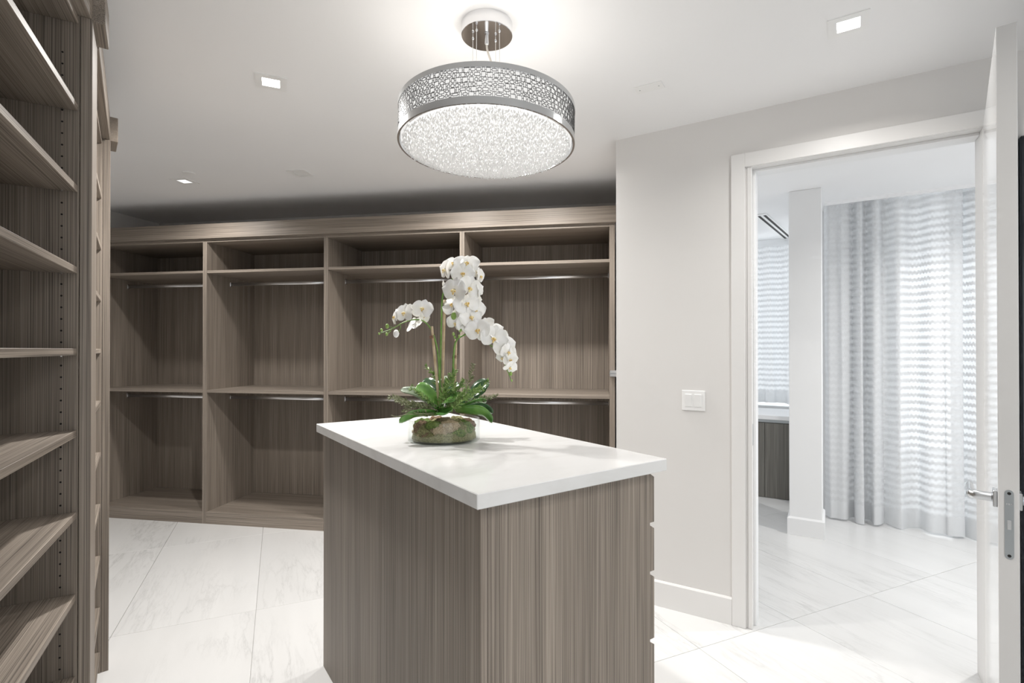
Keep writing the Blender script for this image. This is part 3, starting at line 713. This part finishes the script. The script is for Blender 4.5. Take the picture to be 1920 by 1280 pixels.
for pth, m_, n_, l_ in (([pz(430, 960, .03), pz(410, 830, .05), pz(385, 790, .05), pz(345, 745, .05)], 'fern', 22, .02),
        ([pz(420, 1010, 0), pz(300, 985, -.02), pz(220, 960, -.02), pz(140, 935, -.02)], 'dry_fern', 30, .022), ([pz(420, 1000, -.02), pz(330, 980, -.05), pz(270, 990, -.06), pz(200, 955, -.06)], 'dry_fern', 24, .022),
        ([pz(420, 1000, .02), pz(350, 930, .03), pz(300, 900, .03), pz(265, 870, .03)], 'fern', 22, .02), ([pz(560, 980, .05), pz(600, 860, .07), pz(620, 790, .07), pz(630, 735, .07)], 'dry_fern', 24, .02),
        ([pz(520, 1000, -.03), pz(620, 930, -.06), pz(690, 890, -.07), pz(755, 835, -.07)], 'fern', 30, .022), ([pz(560, 1000, .02), pz(660, 960, .03), pz(720, 940, .03), pz(785, 930, .03)], 'dry_fern', 26, .02),
        ([pz(500, 1000, -.04), pz(500, 900, -.06), pz(520, 830, -.06), pz(550, 770, -.06)], 'fern', 28, .022), ([pz(480, 1000, -.05), pz(540, 960, -.09), pz(590, 930, -.1), pz(640, 880, -.1)], 'fern', 28, .022),
        ([pz(520, 1010, -.06), pz(560, 990, -.1), pz(600, 960, -.11), pz(660, 925, -.11)], 'fern', 26, .022), ([pz(460, 1000, -.03), pz(470, 930, -.05), pz(480, 880, -.05), pz(500, 830, -.05)], 'fern', 24, .022),
        ([pz(520, 990, -.05), pz(600, 950, -.09), pz(680, 900, -.1), pz(720, 880, -.1)], 'fern', 28, .02), ([pz(540, 1000, -.03), pz(545, 920, -.05), pz(540, 850, -.06), pz(520, 790, -.06)], 'fern', 28, .02), ([pz(430, 1000, -.04), pz(380, 950, -.06), pz(330, 910, -.06), pz(280, 880, -.06)], 'fern', 24, .02), ([pz(430, 1010, -.04), pz(340, 990, -.07), pz(280, 975, -.08), pz(180, 930, -.07)], 'dry_fern', 28, .022),
        ([pz(500, 1000, -.02), pz(560, 900, -.04), pz(590, 860, -.05), pz(600, 830, -.05)], 'fern', 22, .02), ([pz(420, 1030, -.05), pz(330, 1030, -.09), pz(270, 1010, -.1), pz(240, 1020, -.1)], 'dry_fern', 18, .016)):
    sprig(pth, m_, n_, l_)
for pth in ([pz(420, 1040, -.06), pz(320, 1030, -.1), pz(290, 1010, -.1), pz(235, 1015, -.1)], [pz(380, 1050, -.07), pz(280, 1035, -.11), pz(210, 1050, -.12), pz(170, 1042, -.12)]):
    bm = bmesh.new(); q = smooth_path(pth, 6); tube(bm, q, [.0022-.0014*i/len(q) for i in range(len(q))], 6); link('root', fin(bm, smooth=True), 'dry_fern', orc)

def stemtube(name, pts, r0, r1, m, seg=8):
    bm = bmesh.new(); q = smooth_path(pts, 7); tube(bm, q, [r0+(r1-r0)*i/(len(q)-1) for i in range(len(q))], seg); return link(name, fin(bm, smooth=True), m, orc)
stemtube('stem', [pz(440, 1000, 0), pz(443, 850, 0), pz(449, 650, -.005), pz(456, 420, -.01), pz(463, 310, -.012), pz(490, 245, -.015), pz(550, 178, -.01), pz(600, 150, 0)], .0042, .0022, 'stem_green')
stemtube('stem', [pz(448, 960, -.01), pz(443, 800, -.012), pz(432, 660, -.012), pz(412, 570, -.012), pz(385, 505, -.015), pz(340, 463, -.02), pz(280, 458, -.02), pz(215, 478, -.02), pz(150, 515, -.02), pz(75, 542, -.02)], .004, .0014, 'stem_green')
stemtube('stem', [pz(525, 1000, -.02), pz(528, 820, -.02), pz(532, 680, -.02), pz(545, 595, -.022), pz(585, 558, -.025), pz(650, 546, -.03), pz(760, 612, -.035), pz(830, 690, -.035), pz(868, 775, -.035), pz(892, 838, -.035)], .0045, .0014, 'stem_green')
for a_, b_, tie in ((pz(442, 1000, -.006), pz(396, 498, -.014), .87), (pz(455, 1000, .004), pz(473, 335, -.004), .95), (pz(533, 1000, -.014), pz(546, 578, -.014), .74)):
    st = stemtube('stake', [a_, a_.lerp(b_, .5), b_], .0052, .0048, 'stake', 10)
    c = a_.lerp(b_, tie); bm = bmesh.new()
    helix = [c + Vector((-.004+.009*math.cos(t*.7), .002+.009*math.sin(t*.7), -.006 + t*.00042 + rngp.uniform(-.0015, .0015))) for t in range(30)]
    helix.append(helix[-1] + Vector((.012, -.01, .004))); tube(bm, helix, .0011, 5); link('twine_tie', fin(bm), 'twig', st)

# flower meshes
def flower_mesh(seed, openness=1.0):
    rg = random.Random(seed); bm = bmesh.new()
    def petal(ang, L_, W_, tip, cup, z_):
        nr, nc = 7, 6; rows_ = []
        ca, sa = math.cos(ang), math.sin(ang); ph = rg.uniform(0, 6)
        for i in range(nr+1):
            t = i/nr; r_ = .004 + L_*t
            w_ = W_*(math.sin(math.pi*(.06+.94*t)**tip)**.62 if t < 1 else .06)
            rr = []
            for k in range(nc+1):
                s_ = -1 + 2*k/nc
                h_ = z_ + cup*t*t*L_ - .16*w_*s_*s_ + .07*W_*math.sin(ph + t*5 + s_*4)*t
                x_, y_ = r_, s_*w_
                rr.append(bm.verts.new((x_*ca - y_*sa, x_*sa + y_*ca, h_)))
            rows_.append(rr)
        for A, B in zip(rows_, rows_[1:]):
            for k in range(nc): bm.faces.new((A[k], A[k+1], B[k+1], B[k]))
    j = lambda: rg.uniform(-.12, .12)
    for an in (90, 215, 325): petal(R(an)+j(), .036, .0165, .95, -.12+j(), -.0015)
    for an in (8, 172): petal(R(an)+j(), .040, .031, .8, .10*openness+j(), .0015)
    me = fin(bm, 'flower', True); me.materials.append(M['petal']); return me
def lip_mesh():
    bm = bmesh.new()
    bmesh.ops.create_icosphere(bm, subdivisions=2, radius=.0065, matrix=Matrix.Translation((0, -.002, .008)) @ Matrix.Diagonal((1, 1, 1.25, 1)))
    for s_ in (-1, 1):
        bmesh.ops.create_icosphere(bm, subdivisions=2, radius=.006, matrix=Matrix.Translation((s_*.007, -.004, .008)) @ Matrix.Rotation(s_*.5, 4, 'Y') @ Matrix.Diagonal((.5, 1, 1.2, 1)))
    bmesh.ops.create_icosphere(bm, subdivisions=2, radius=.006, matrix=Matrix.Translation((0, -.012, .011)) @ Matrix.Diagonal((.7, 1.5, .5, 1)))
    me = fin(bm, 'lip', True); me.materials.append(M['lip']); return me
FM = [flower_mesh(s_) for s_ in range(6)]; LM = lip_mesh()
def flower(x, y, d, yaw, pitch, s_=1.0, roll=None):
    """yaw 0 faces the viewer, +yaw turns to the right; pitch > 0 looks up"""
    f = link('flower', FM[rngp.randrange(6)], None, orc, pz(x, y, d)); f.scale = (s_,)*3
    yaw += rngp.uniform(-18, 18); pitch += rngp.uniform(-16, 14)
    ro = R(rngp.uniform(-22, 22) if roll is None else roll)
    f.rotation_euler = (Matrix.Rotation(R(yaw), 4, 'Z') @ Matrix.Rotation(R(90-pitch), 4, 'X') @ Matrix.Rotation(ro, 4, 'Z')).to_euler()
    link('lip', LM, None, f).scale = (.72,)*3
F = [ # left spray
 (235, 415, -.045, -15, 10, .92), (345, 388, -.04, 10, 25, .95), (172, 440, -.03, -55, 10, .8), (285, 490, -.02, 150, -20, .85), (270, 400, .0, 20, 30, .85), (345, 445, .0, 170, -10, .62),
 # main spike
 (478, 150, -.01, -70, 15, 1.0), (530, 112, .0, -25, 35, .95), (610, 112, -.01, 20, 25, 1.15), (590, 172, -.03, 5, 5, 1.05), (668, 165, .01, 60, 10, 1.0), (690, 190, .0, 85, 5, .85), (545, 275, -.055, -8, 0, 1.2), (635, 262, -.04, 25, 10, 1.15), (690, 275, -.01, 75, 0, .8), (475, 262, .01, -60, -20, .8),
 (530, 365, -.03, -30, 20, 1.1), (615, 360, -.045, 10, 20, 1.15), (668, 400, -.02, 45, 5, 1.0), (660, 345, .0, 60, 0, .8), (640, 440, -.04, 20, 0, 1.05), (545, 425, -.03, -35, 10, .6), (548, 478, -.03, -15, 0, .85), (610, 480, -.03, 15, -10, .95),
 # right spray
 (690, 520, -.06, -8, 0, 1.1), (645, 495, -.035, -15, 20, .9), (775, 510, -.03, 30, 30, .9), (730, 480, -.02, 10, 30, .75), (790, 570, -.06, 5, 0, 1.2), (735, 560, -.045, -20, -15, .85), (848, 618, -.05, 30, 0, 1.0), (815, 555, -.035, 20, 30, 1.0), (875, 655, -.05, 45, -5, .85), (838, 690, -.045, -40, -15, .65), (885, 700, -.045, 40, -10, .7), (885, 750, -.045, 20, -30, .72)]
for q in F: flower(*q)
def bud(x, y, d, r_, m_):
    bm = bmesh.new(); bmesh.ops.create_icosphere(bm, subdivisions=2, radius=r_, matrix=Matrix.Diagonal((.85, .85, 1.15, 1))); link('bud', fin(bm, smooth=True), m_, orc, pz(x, y, d))
for x_, y_, r_, m_ in ((125, 497, .008, 'bud'), (90, 522, .006, 'bud'), (122, 546, .006, 'bud'), (75, 543, .004, 'bud'), (574, 515, .010, 'bud'), (533, 545, .006, 'bud'), (568, 560, .0055, 'bud'), (540, 565, .005, 'bud'), (886, 790, .007, 'bud'), (892, 832, .004, 'bud'), (180, 543, .013, 'petal'), (535, 435, .013, 'bud')): bud(x_, y_, -.03, r_, m_)
for a_, b_ in (((160, 508), (125, 497)), ((150, 515), (122, 546)), ((205, 490), (195, 530)), ((556, 580), (574, 515)), ((552, 590), (533, 545))):
    stemtube('stalk', [pz(*a_, -.025), pz((a_[0]+b_[0])/2+6, (a_[1]+b_[1])/2, -.028), pz(*b_, -.03)], .0015, .001, 'stem_green', 6)
